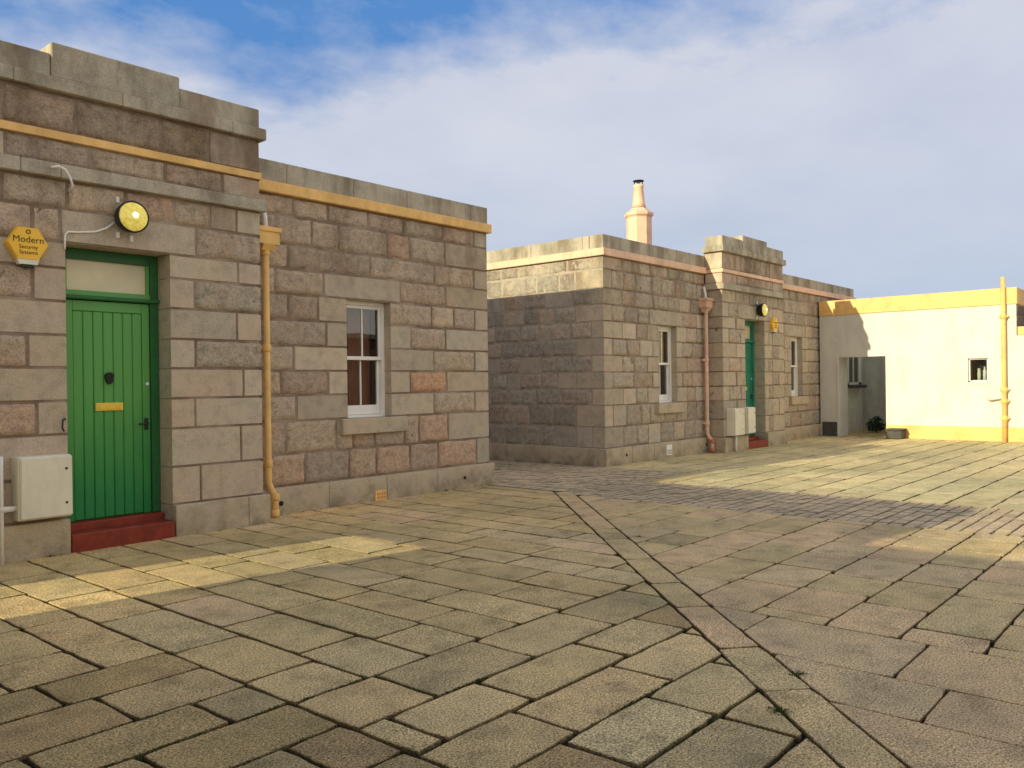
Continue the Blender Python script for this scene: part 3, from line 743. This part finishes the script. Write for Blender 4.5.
# ---------------------------------------------------------------- cream boundary walls (east one in view, west one behind the camera)
def boundary_wall(xf, sgn, yL, yH, yend, label, east):
    """xf = face towards the yard; sgn=+1: thickness goes to +x"""
    th = .65; T = thing('boundary_wall', (xf, 6, 0), label, 'wall')
    X = lambda d: xf+sgn*d                                               # d = depth into the wall
    w = MB(); cm = M['cream']; ztop, zc, zl = 3.6, 3.21, 2.48
    def bx(d0, d1, ya, yb, za, zb, m=cm, bev=0): w.box((X(d0), ya, za), (X(d1), yb, zb), m, bev=bev)
    w0, w1, wz0, wz1 = 4.50, 4.93, 1.40, 1.97
    bx(0, th, yH, 8.5, 0, zc); bx(0, th, yL, yH, 2.09, zc)
    if east:
        bx(0, th, w1, yL, 0, zc); bx(0, th, yend, w0, 0, zc); bx(0, th, w0, w1, 0, wz0); bx(0, th, w0, w1, wz1, zc)
    else: bx(0, th, yend, yL, 0, zc)
    bx(.0, th, -9, yend-.004, 0, zl)
    if east: bx(th, 3.2, yend, 6.3, 0, zc)
    w.build('wall', T)
    c = MB()
    c.box((X(-.03), yend-.02, zc+.002), (X(th+.03), 8.5, ztop), M['gold'], bev=.008)
    if east: c.box((X(th+.032), yend-.02, zc+.002), (X(3.2), 6.33, ztop), M['gold'], bev=.008)
    c.build('coping', T)
    c = MB(); c.box((X(-.03), -9, zl+.002), (X(th+.03), yend-.026, zl+.2), M['gold'], bev=.008); c.build('low_coping', T)
    g = MB(); s_ = Frame((min(X(0), X(th)), yend-.016, 0), (1, 0, 0)); rr = random.Random(4); core(g, s_, 0, 3.2 if east else .65, zl+.2, 3.2, [], M['mortar'], -.010)
    for za, zb in ((zl+.205, 2.95), (2.95, 3.20)):
        for ua, ub in ((0, .3), (.3, .65), (.65, 1.2), (1.2, 1.6), (1.6, 2.2), (2.2, 2.7), (2.7, 3.2))[:7 if east else 2]: stone(g, s_, ua, ub, za, zb, True, (.22, .19, .17), rnd=rr)
    g.build('stone_end', T)
    p = MB()
    p.box((X(-.022), -9, -.05), (X(.1), yL-.0, .335), M['gold'], bev=.006); p.box((X(-.022), yH+.06 if east else yH, -.05), (X(.1), 8.45, .38), M['greybox'] if east else M['gold'], bev=.006)
    p.build('painted_plinth', T)
    if east:
        j = MB(); j.box((X(-.018), yH+.002, -.02), (X(.02), yH+.057, 2.1), cm, bev=.006); j.build('door_jamb', T)
        f = MB(); Fw = Frame((xf, 0, 0), (0, -1, 0))
        for (ya, yb, za, zb) in ((w0, w0+.035, wz0, wz1), (w1-.035, w1, wz0, wz1), (w0, w1, wz0, wz0+.035), (w0, w1, wz1-.03, wz1)):
            f.box((xf+.07, ya, za), (xf+.12, yb, zb), M['white'], bev=.003)
        win = f.build('window', T)
        g = MB(); g.face([(xf+.095, w1, wz0), (xf+.095, w0, wz0), (xf+.095, w0, wz1), (xf+.095, w1, wz1)], M['glass']); g.build('pane', win)
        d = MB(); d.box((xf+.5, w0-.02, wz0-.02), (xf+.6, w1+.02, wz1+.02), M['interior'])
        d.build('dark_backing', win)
        d = MB()
        d.box((xf+.20, w0, wz0), (xf+.34, w1, wz0+.05), M['white']); d.lathe([(.04, wz0+.05), (.04, wz0+.27), (.018, wz0+.31), (.018, wz0+.37)], M['white'], (xf+.25, w0+.12, 0)); d.lathe([(.035, wz0+.05), (.04, wz0+.2), (.03, wz0+.33)], M['cabinet'], (xf+.25, w0+.24, 0))
        d.build('shelf_with_bottles', win)
        sl = MB(); sl.box((xf-.03, w0-.03, wz0-.045), (xf+.07, w1+.03, wz0-.002), cm, bev=.006); sl.build('window_sill', T)
    return T
boundary_wall(22.42, 1, 6.82, 8.0, 3.90, 'cream painted boundary wall with orange-yellow coping, open doorway and tiny window', True)
boundary_wall(-.8, -1, 6.54, 7.67, 3.93, 'cream painted boundary wall with open doorway at the west end of the yard', False)
T = thing('vent_pipe', (22.32, 4.15, 0), 'tall ochre yellow vent pipe rising above the coping of the cream wall', 'pipe')
p = MB(); p.tube([(22.32, 4.15, 0), (22.32, 4.15, 3.85)], .05, M['gold'], 14); p.build('pipe', T)
for z in (.55, .95, 1.22, 2.93):
    c = MB(); c.lathe([(.052, z-.06), (.068, z-.05), (.068, z+.05), (.052, z+.06)], M['gold'], (22.32, 4.15, 0), 'z', 14); c.box((22.32, 4.05, z-.02), (22.42, 4.25, z+.02), M['gold'], bev=.004); c.build('pipe_collar', T)
c = MB(); c.tube([(22.32, 4.15, 1.05), (22.32, 4.22, 1.04), (22.32, 4.34, 1.02), (22.32, 4.44, 1.0), (22.40, 4.48, 1.0)], .045, M['cream'], 12); c.build('branch_pipe', T)

# yard behind the doorway of the cream wall
T = thing('outbuilding', (26, 9, 0), 'whitewashed outbuilding with small window seen through the doorway of the cream wall', 'building')
w = MB(); cm = M['cream_back']
w.box((23.3, 8.302, 0), (25.15, 8.52, 3.3), M['cream_back']); w.box((25.6, 7.85, 0), (25.9, 12, 3.4), cm); w.box((25.5, 4.6, 0), (26.1, 7.847, 3.3), M['cream'])
w.build('wall', T)
f = MB()
for (xa, xb, za, zb) in ((23.86, 23.94, 1.35, 2.45), (24.74, 24.92, 1.35, 2.45), (23.86, 24.92, 1.35, 1.42), (23.86, 24.92, 2.38, 2.45), (24.3, 24.34, 1.4, 2.4)): f.box((xa, 8.26, za), (xb, 8.30, zb), M['white'])
wi = f.build('window', T)
g = MB(); g.face([(23.9, 8.285, 1.4), (24.78, 8.285, 1.4), (24.78, 8.285, 2.4), (23.9, 8.285, 2.4)], M['glass']); g.build('pane', wi)
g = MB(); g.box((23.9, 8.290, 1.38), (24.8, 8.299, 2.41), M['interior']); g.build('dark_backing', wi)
g = MB(); g.box((23.8, 8.12, 1.26), (25.0, 8.30, 1.345), M['greybox'], bev=.01); g.build('window_sill', T)
rl = random.Random(5); T = thing('low_plant', (24.5, 7.72, 0), 'low dark green plant growing on the ground inside the doorway of the cream wall', 'plant')
b = MB()
for k in range(420):
    a = rl.uniform(0, 6.28); el = rl.uniform(0, 1.5); q = rl.uniform(.45, 1)*(1+.35*noise.noise((math.cos(a)*2, math.sin(a)*2, el*2)))
    c = Vector((24.5+.27*q*math.cos(a)*math.cos(el), 7.72+.30*q*math.sin(a)*math.cos(el), .06+.36*q*math.sin(el)))
    u = Vector((rl.gauss(0, 1), rl.gauss(0, 1), rl.gauss(0, .6))).normalized(); v = u.cross(Vector((rl.gauss(0, 1), rl.gauss(0, 1), rl.gauss(0, 1)))).normalized(); l = rl.uniform(.035, .07)
    b.face([c-u*l, c+v*l*.45, c+u*l, c-v*l*.45], M['bag'])
b.build('foliage', T)
b = MB()
for k in range(9):
    a = k*.7; b.tube([(24.5, 7.72, 0), (24.5+.09*math.cos(a), 7.72+.09*math.sin(a), .15), (24.5+.16*math.cos(a), 7.72+.16*math.sin(a), .27)], .006, M['bag'], 5)
b.build('stem', T)
T = thing('stone_trough', (22.1, 6.5, 0), 'low dark grey block standing at the right jamb of the doorway in the cream wall', 'trough')
b = MB(); b.box((21.98, 6.33, 0), (22.38, 6.70, .21), M['greybox'], bev=.02); b.build('trough_body', T)
b = MB(); b.box((21.96, 6.31, .212), (22.38, 6.72, .255), M['greybox'], bev=.012); b.build('trough_rim', T)

T = thing('brick_building', (14, -11, 0), 'low red brown brick building across the yard, reflected in the window glass', 'building')
m_, nt0, b0 = new_mat('brick'); br = nt0.nodes.new('ShaderNodeTexBrick'); br.inputs['Color1'].default_value = (.34, .13, .07, 1); br.inputs['Color2'].default_value = (.26, .10, .06, 1); br.inputs['Mortar'].default_value = (.3, .26, .2, 1); br.inputs['Scale'].default_value = 4
mp0 = nt0.nodes.new('ShaderNodeMapping'); mp0.inputs['Rotation'].default_value = (R(90), 0, 0); nt0.links.new(pos(nt0), mp0.inputs[0]); nt0.links.new(mp0.outputs[0], br.inputs[0]); nt0.links.new(br.outputs[0], b0.inputs[0]); b0.inputs['Roughness'].default_value = .9
b = MB(); b.box((2, -16, 0), (60, -11, 3.5), m_); b.build('wall', T)
b = MB(); b.box((1.8, -16.2, 3.502), (60.2, -10.8, 3.7), M['coping'], bev=.01); b.build('parapet', T)

# ---------------------------------------------------------------- ground
g = MB(); S = 600
g.face([(-S, -S, -.03), (S, -S, -.03), (S, S, -.03), (-S, S, -.03)], M['soil'])
g.build('ground', kind='structure')
PF = [(.52, .445, .30), (.54, .46, .32), (.50, .44, .305), (.53, .445, .30), (.55, .45, .305), (.51, .455, .33), (.55, .465, .31), (.49, .425, .285)]
PN = [(.41, .335, .20), (.44, .36, .225), (.39, .325, .20), (.42, .33, .205), (.46, .385, .255), (.43, .375, .25)]  # near slabs: browner stone, darkened further to deepen the shade there
PR = [(.57, .475, .335), (.58, .465, .33), (.55, .465, .335), (.59, .475, .335), (.56, .48, .34)]
wt = lambda L, k=(1.05, .985, .80): [tuple(x*y for x, y in zip(c, k)) for c in L]
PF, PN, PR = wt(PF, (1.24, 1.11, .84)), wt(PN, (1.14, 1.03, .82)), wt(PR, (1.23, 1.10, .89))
def clip(poly, a, b, c):
    """keep a*x+b*y<=c"""
    out = []
    for i, p in enumerate(poly):
        q = poly[(i+1) % len(poly)]; dp = a*p[0]+b*p[1]-c; dq = a*q[0]+b*q[1]-c
        if dp <= 0: out.append(p)
        if dp*dq < 0:
            t = dp/(dp-dq); out.append((p[0]+(q[0]-p[0])*t, p[1]+(q[1]-p[1])*t))
    return out
def inset(poly, g):
    n = len(poly); out = []
    for i in range(n):
        p0, p1, p2 = (Vector(poly[(i+k-1) % n]) for k in range(3))
        d1 = (p1-p0).normalized(); d2 = (p2-p1).normalized(); n1 = Vector((-d1.y, d1.x)); n2 = Vector((-d2.y, d2.x))
        k = 1+n1.dot(n2)
        out.append(p1 + (n1+n2)*(g/max(k, .35)))
    return out
def area(poly): return .5*sum(poly[i][0]*poly[(i+1) % len(poly)][1]-poly[(i+1) % len(poly)][0]*poly[i][1] for i in range(len(poly)))
def flag(mb, poly, gap, rnd, m, pal=PF, tilt=.0022, bev=.007, step=.09, jit=.009, ttone=(.91, 1.06), tint=None, drop=.004):
    if len(poly) < 3: return
    if area(poly) < 0: poly = poly[::-1]
    if area(poly) < .006: return
    # merge points that are too close
    cl = [poly[i] for i in range(len(poly)) if (Vector(poly[i])-Vector(poly[i-1])).length > .03]
    if len(cl) < 3: return
    gap *= rnd.uniform(.55, 1.15)
    sub = []; ps = inset(cl, gap)
    for i, p in enumerate(ps):
        q = ps[(i+1) % len(ps)]; k = max(1, int((q-p).length/step)) if step else 1
        # cut corner a little
        for t in range(k):
            f = t/k
            if t == 0 and step:
                L = (q-p).length; sub.append(p+(q-p)*min(.12, .012/L*1.0)); 
            else: sub.append(p+(q-p)*f)
    sx = rnd.uniform(0, 99)
    if step: sub = [s+Vector((noise.noise((s.x*7+sx, s.y*7, 1)), noise.noise((s.x*7, s.y*7+sx, 9))))*jit for s in sub]
    inn = inset(sub, bev) if len(sub) > 2 else sub
    cx = sum(p[0] for p in sub)/len(sub); cy = sum(p[1] for p in sub)/len(sub)
    h = rnd.uniform(-tilt, tilt); ta, tb = rnd.uniform(-tilt, tilt), rnd.uniform(-tilt, tilt)
    Z = lambda p: h+ta*(p[0]-cx)*1.5+tb*(p[1]-cy)*1.5
    n = len(sub)
    V = [(p[0], p[1], -.032) for p in sub] + [(p[0], p[1], Z(p)-drop) for p in sub] + [(p[0], p[1], Z(p)) for p in inn]
    if tint is None:
        c = rnd.choice(pal); k = rnd.uniform(*ttone); tint = tuple(x*k for x in c)
    mb.mesh(V, [(j*n+i, j*n+(i+1) % n, (j+1)*n+(i+1) % n, (j+1)*n+i) for j in range(2) for i in range(n)] + [tuple(range(2*n, 3*n))], m, tint, cols=[(.03, .025, .015)]*n + [tuple(x*.48 for x in tint)]*n + [tint]*n)
def rows(mb, x0, x1, y0, y1, along, pitch, length, clips, gap, rnd, m, cuts=None, **kw):
    """stones in rows running along 'x' or 'y'"""
    if along == 'x': a0, a1, b0, b1 = x0, x1, y0, y1
    else: a0, a1, b0, b1 = y0, y1, x0, x1
    if cuts is None:
        cuts = [b0]
        while cuts[-1] < b1-pitch[0]: cuts.append(cuts[-1]+rnd.uniform(*pitch))
        if b1-cuts[-1] < pitch[0]*.6 and len(cuts) > 1: cuts[-1] = b1
        else: cuts.append(b1)
    for p, q in zip(cuts, cuts[1:]):
        a = a0-rnd.uniform(0, length[0]*.8)
        while a < a1:
            e = a+rnd.uniform(*length)
            if a1-e < length[0]*.35: e = a1
            s0, s1 = max(a, a0), min(e, a1)
            if s1-s0 > .02:
                jx = lambda: rnd.uniform(-.012, .012)
                if along == 'x': poly = [(s0, p), (s1, p), (s1, q), (s0, q)]
                else: poly = [(p, s0), (q, s0), (q, s1), (p, s1)]
                for cc in clips:
                    if len(poly) > 2: poly = clip(poly, *cc)
                if len(poly) > 2: flag(mb, poly, gap, rnd, m, **kw)
            a = e
rg = random.Random(21)
# the channel runs diagonally: centre line through (3.355,1.08) and (8.86,6.73)
dv = Vector((8.86-3.355, 6.73-1.08)).normalized(); nv = Vector((-dv.y, dv.x)); c0 = Vector((3.355, 1.08)); hw = .128
base = nv.dot(c0)
LEFT = (-nv.x, -nv.y, -(base+hw)); RIGHT = (nv.x, nv.y, base-hw)          # half-planes of the two sides
XS0, XS1 = 9.05, 10.9                                                     # the strip of setts
pv = MB()
kw = dict(rnd=rg, m=M['flag'])
# left of the channel, near: rows along x; the rest: rows along y
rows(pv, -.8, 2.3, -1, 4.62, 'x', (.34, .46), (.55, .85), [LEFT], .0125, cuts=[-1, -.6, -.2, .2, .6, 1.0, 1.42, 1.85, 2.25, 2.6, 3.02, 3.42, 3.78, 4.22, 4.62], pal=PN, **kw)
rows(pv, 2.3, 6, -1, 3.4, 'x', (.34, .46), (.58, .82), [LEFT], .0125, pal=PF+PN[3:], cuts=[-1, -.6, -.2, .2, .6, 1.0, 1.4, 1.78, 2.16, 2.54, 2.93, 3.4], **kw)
rows(pv, -.8, 2.3, 4.62, 8.6, 'y', (.40, .50), (.60, .95), [LEFT], .011, pal=PF, **kw)
rows(pv, 2.3, XS0+.1, 3.4, 8.7, 'y', (.37, .47), (.65, 1.0), [LEFT], .0115, pal=PF+wt([(.55, .44, .32), (.52, .43, .30)], (1.24, 1.16, .95)), **kw)
# right of the channel
rows(pv, 0, 5.1, -6, 6, 'y', (.42, .52), (.85, 1.4), [RIGHT], .006, tilt=.0015, jit=.005, bev=.005, pal=PR, **kw)
rows(pv, 5.1, XS0, -6, 6.9, 'x', (.40, .52), (.50, 1.0), [RIGHT], .0075, tilt=.0015, jit=.005, bev=.005, pal=PR+PF[:4], **kw)
# the channel stones themselves
s = -6.0
while s < 8.35:
    e = min(8.35, s+rg.uniform(.55, .95))
    q = [c0+dv*s-nv*hw, c0+dv*e-nv*hw, c0+dv*e+nv*hw, c0+dv*s+nv*hw]
    flag(pv, [tuple(p) for p in q], .009, rg, M['flag'], pal=PF[:3]+PR[:2], tilt=.0015, bev=.005)
    s = e
# beyond the setts
PLIT = [(.70, .60, .385), (.68, .57, .36), (.72, .62, .40), (.66, .56, .37)]  # raised stone colours: sunlight painted into the paving of the sunlit area
rows(pv, XS1, 22.4, -8, 6.4, 'x', (.40, .55), (.6, 1.2), [], .0085, pal=wt(PLIT, (1, 1, .9)), step=.5, tilt=.001, bev=.006, drop=.003, **kw)
rows(pv, 10.9, 12.3, 6.4, 6.85, 'x', (.4, .5), (.6, .8), [], .006, step=.5, **kw)
rows(pv, 12.25, 22.4, 6.4, 8.6, 'x', (.45, .6), (.7, 1.2), [], .0085, pal=wt(PLIT, (1, 1, .9)), step=.5, tilt=.001, bev=.006, drop=.003, **kw)
rows(pv, 22.4, 26, 5.2, 12, 'x', (.45, .6), (.7, 1.2), [], .006, step=0, **kw)
pv.build('flagstone_paving', kind='structure')
st = MB()
PS = [(.53, .44, .34), (.49, .42, .34), (.55, .455, .335), (.47, .40, .32)]
PS = wt(PS, (1.22, 1.14, .97))
ks = dict(rnd=rg, m=M['sett'], pal=PS, step=0, bev=.014, tilt=.004)
rows(st, XS0, XS1, -8, 6.85, 'x', (.125, .145), (.17, .28), [], .006, **ks)
rows(st, 9.2, 12.25, 6.85, 13, 'y', (.125, .145), (.17, .28), [], .006, **ks)
st.build('cobbled_setts', kind='structure')

# moss and weeds along the joints
ms = MB(); rm = random.Random(9)
def tuft(x, y, r, n, h):
    for i in range(n):
        a = rm.uniform(0, 6.28); d = r*rm.random()**.8; px, py = x+d*math.cos(a), y+d*math.sin(a); b = rm.uniform(0, 6.28); s_ = rm.uniform(.002, .006)
        hh = h*rm.uniform(.4, 1.1)*(1-.6*d/r); lx, ly = rm.uniform(-.012, .012), rm.uniform(-.012, .012)
        ms.face([(px-s_*math.cos(b), py-s_*math.sin(b), -.014), (px+s_*math.cos(b), py+s_*math.sin(b), -.014), (px+lx+s_*.5*math.cos(b), py+ly+s_*.5*math.sin(b), hh), (px+lx-s_*.3*math.cos(b), py+ly-s_*.3*math.sin(b), hh)], M['moss'])
for (x, y, r_, n, h) in ((4.17, 1.71, .05, 160, .012), (3.65, 1.59, .055, 180, .014), (6.93, 4.40, .05, 60, .014)): tuft(x, y, r_, n, h)
for i in range(46):
    x = rm.uniform(2.0, 12); y = YM-.075 if x > 5.3 else YB-.07
    if 9.3 < x < 12.4: y = rm.uniform(8.6, 9.5); x = 9.40
    if 3.1 < x < 4.2: continue
    tuft(x, y, .03, 14, rm.choice([.008, .012, .03]))
for i in range(420):                                                     # low moss along the joints of the near rows
    x = rm.uniform(1.2, 4.2); y = rm.choice([1.85, 2.25, 2.6, 3.02, 3.42, 3.78, 4.22, 4.62] if x < 2.3 else [1.78, 2.16, 2.54, 2.93, 3.4])
    if noise.noise((x*1.6, y*1.6, 4)) + .25*(3-x)*.5 > .12 and y > x-1.6: tuft(x, y+rm.uniform(-.008, .008), .03, 16, .001)
mo = ms.build('moss'); mo['kind'] = 'stuff'; tag(mo, 'green moss and small weeds growing in the joints between flagstones', 'moss')

# ---------------------------------------------------------------- camera
cam = bpy.data.cameras.new('camera'); co = bpy.data.objects.new('camera', cam); C.objects.link(co)
r_ = Vector((.6555998, -.7550004, -.0127697)); d_ = Vector((-.0085084, .0095239, -.9999184)); f_ = Vector((.7550604, .6556552, -.00018))
co.matrix_world = Matrix(((r_.x, -d_.x, -f_.x, 0), (r_.y, -d_.y, -f_.y, 0), (r_.z, -d_.z, -f_.z, 1.5), (0, 0, 0, 1)))
cam.sensor_width = 36; cam.lens = 837.4/1024*36; cam.clip_end = 3000; cam.clip_start = .05
scn.camera = co
for o in C.objects:
    if o.parent is None and 'label' in o and o.name.split('.')[0] in GRP: o['group'] = GRP[o.name.split('.')[0]]

# ---------------------------------------------------------------- light
LD = Vector((3.22, -.46, -1)).normalized()
sun = bpy.data.lights.new('sun', 'SUN'); so = bpy.data.objects.new('sun', sun); C.objects.link(so)
so.rotation_euler = LD.to_track_quat('-Z', 'Y').to_euler()
sun.energy = 5.0; sun.angle = R(.5); sun.color = (1, .92, .62)
elev = math.asin(-LD.z); az = math.atan2(-LD.x, -LD.y)                    # clockwise from +Y
w = bpy.data.worlds.new('World'); scn.world = w; w.use_nodes = True; nt = w.node_tree
bg = nt.nodes['Background']
sky = nt.nodes.new('ShaderNodeTexSky'); sky.sky_type = 'NISHITA'; sky.sun_disc = False
sky.sun_elevation = elev; sky.sun_rotation = az; sky.air_density = 1.0; sky.dust_density = .6; sky.ozone_density = 1.5
tc = nt.nodes.new('ShaderNodeTexCoord'); D = tc.outputs['Generated']
sep = nt.nodes.new('ShaderNodeSeparateXYZ'); nt.links.new(D, sep.inputs[0])
def math_(op, a, b=None, c=None, clamp=False):
    n = nt.nodes.new('ShaderNodeMath'); n.operation = op; n.use_clamp = clamp
    for i, v in enumerate((a, b, c)):
        if v is None: continue
        if hasattr(v, 'links'): nt.links.new(v, n.inputs[i])
        else: n.inputs[i].default_value = v
    return n.outputs[0]
STR = .1
zz = sep.outputs[2]
# cloud sheet: direction projected on a plane overhead
den = math_('ADD', math_('MAXIMUM', zz, 0.0), .22)
cx = nt.nodes.new('ShaderNodeCombineXYZ')
nt.links.new(math_('DIVIDE', sep.outputs[0], den), cx.inputs[0]); nt.links.new(math_('DIVIDE', sep.outputs[1], den), cx.inputs[1])
n1 = tex(nt, cx.outputs[0], 1.25, 7, .55); n2 = tex(nt, cx.outputs[0], 4.5, 7, .62)
cl = math_('ADD', math_('MULTIPLY', n1, .72), math_('MULTIPLY', n2, .28))
sd = nt.nodes.new('ShaderNodeVectorMath'); sd.operation = 'DOT_PRODUCT'; nt.links.new(D, sd.inputs[0]); sd.inputs[1].default_value = (.656, -.755, 0)
cl = math_('MULTIPLY_ADD', sd.outputs['Value'], .16, cl)
low = N(nt, 'ShaderNodeMapRange'); low.interpolation_type = 'SMOOTHSTEP'
low.inputs[1].default_value = .24; low.inputs[2].default_value = .50; low.inputs[3].default_value = .25; low.inputs[4].default_value = 0.0
nt.links.new(zz, low.inputs[0])
cov = ramp(nt, math_('ADD', cl, low.outputs[0]), [(.47, (0, 0, 0)), (.66, (1, 1, 1))])
shade = ramp(nt, n1, [(.32, (5.7, 6.1, 7.3)), (.62, (7.3, 7.4, 8.1))])
dt = nt.nodes.new('ShaderNodeVectorMath'); dt.operation = 'DOT_PRODUCT'; nt.links.new(D, dt.inputs[0]); dt.inputs[1].default_value = -LD
gl = N(nt, 'ShaderNodeMapRange'); gl.interpolation_type = 'SMOOTHSTEP'; gl.inputs[1].default_value = .0; gl.inputs[2].default_value = 1.0
nt.links.new(dt.outputs['Value'], gl.inputs[0])
hi = N(nt, 'ShaderNodeMapRange'); hi.interpolation_type = 'SMOOTHSTEP'; hi.inputs[1].default_value = .42; hi.inputs[2].default_value = .8; nt.links.new(zz, hi.inputs[0])
fb = nt.nodes.new('ShaderNodeVectorMath'); fb.operation = 'DOT_PRODUCT'; nt.links.new(D, fb.inputs[0]); fb.inputs[1].default_value = Vector((.05, -1, .12)).normalized()
fill_glow = N(nt, 'ShaderNodeMapRange'); fill_glow.interpolation_type = 'SMOOTHSTEP'; fill_glow.inputs[1].default_value = .15; fill_glow.inputs[2].default_value = .95  # unseen sky glow behind the camera, added to brighten the shaded fronts
nt.links.new(fb.outputs['Value'], fill_glow.inputs[0])
warm = math_('MAXIMUM', gl.outputs[0], math_('MULTIPLY', hi.outputs[0], .08))
hz = N(nt, 'ShaderNodeMapRange'); hz.inputs[1].default_value = .0; hz.inputs[2].default_value = .33; nt.links.new(zz, hz.inputs[0])
cloudc = mixc(nt, (5.0, 5.9, 7.3), shade.outputs[0], hz.outputs[0])
cloudc = mixc(nt, mixc(nt, cloudc, (8.2, 6.8, 5.1), warm), (10.4, 9.8, 8.6), fill_glow.outputs[0])
blue = mixc(nt, sky.outputs[0], (.95, 2.9, 7.0), .75)
fin = mixc(nt, blue, cloudc, math_('MULTIPLY', math_('MAXIMUM', cov.outputs[0], math_('MULTIPLY', math_('MAXIMUM', warm, fill_glow.outputs[0]), .85)), .93))
nt.links.new(fin, bg.inputs['Color']); bg.inputs['Strength'].default_value = STR
scn.view_settings.view_transform = 'Standard'; scn.view_settings.look = 'None'; scn.view_settings.exposure = 0; scn.view_settings.gamma = 1
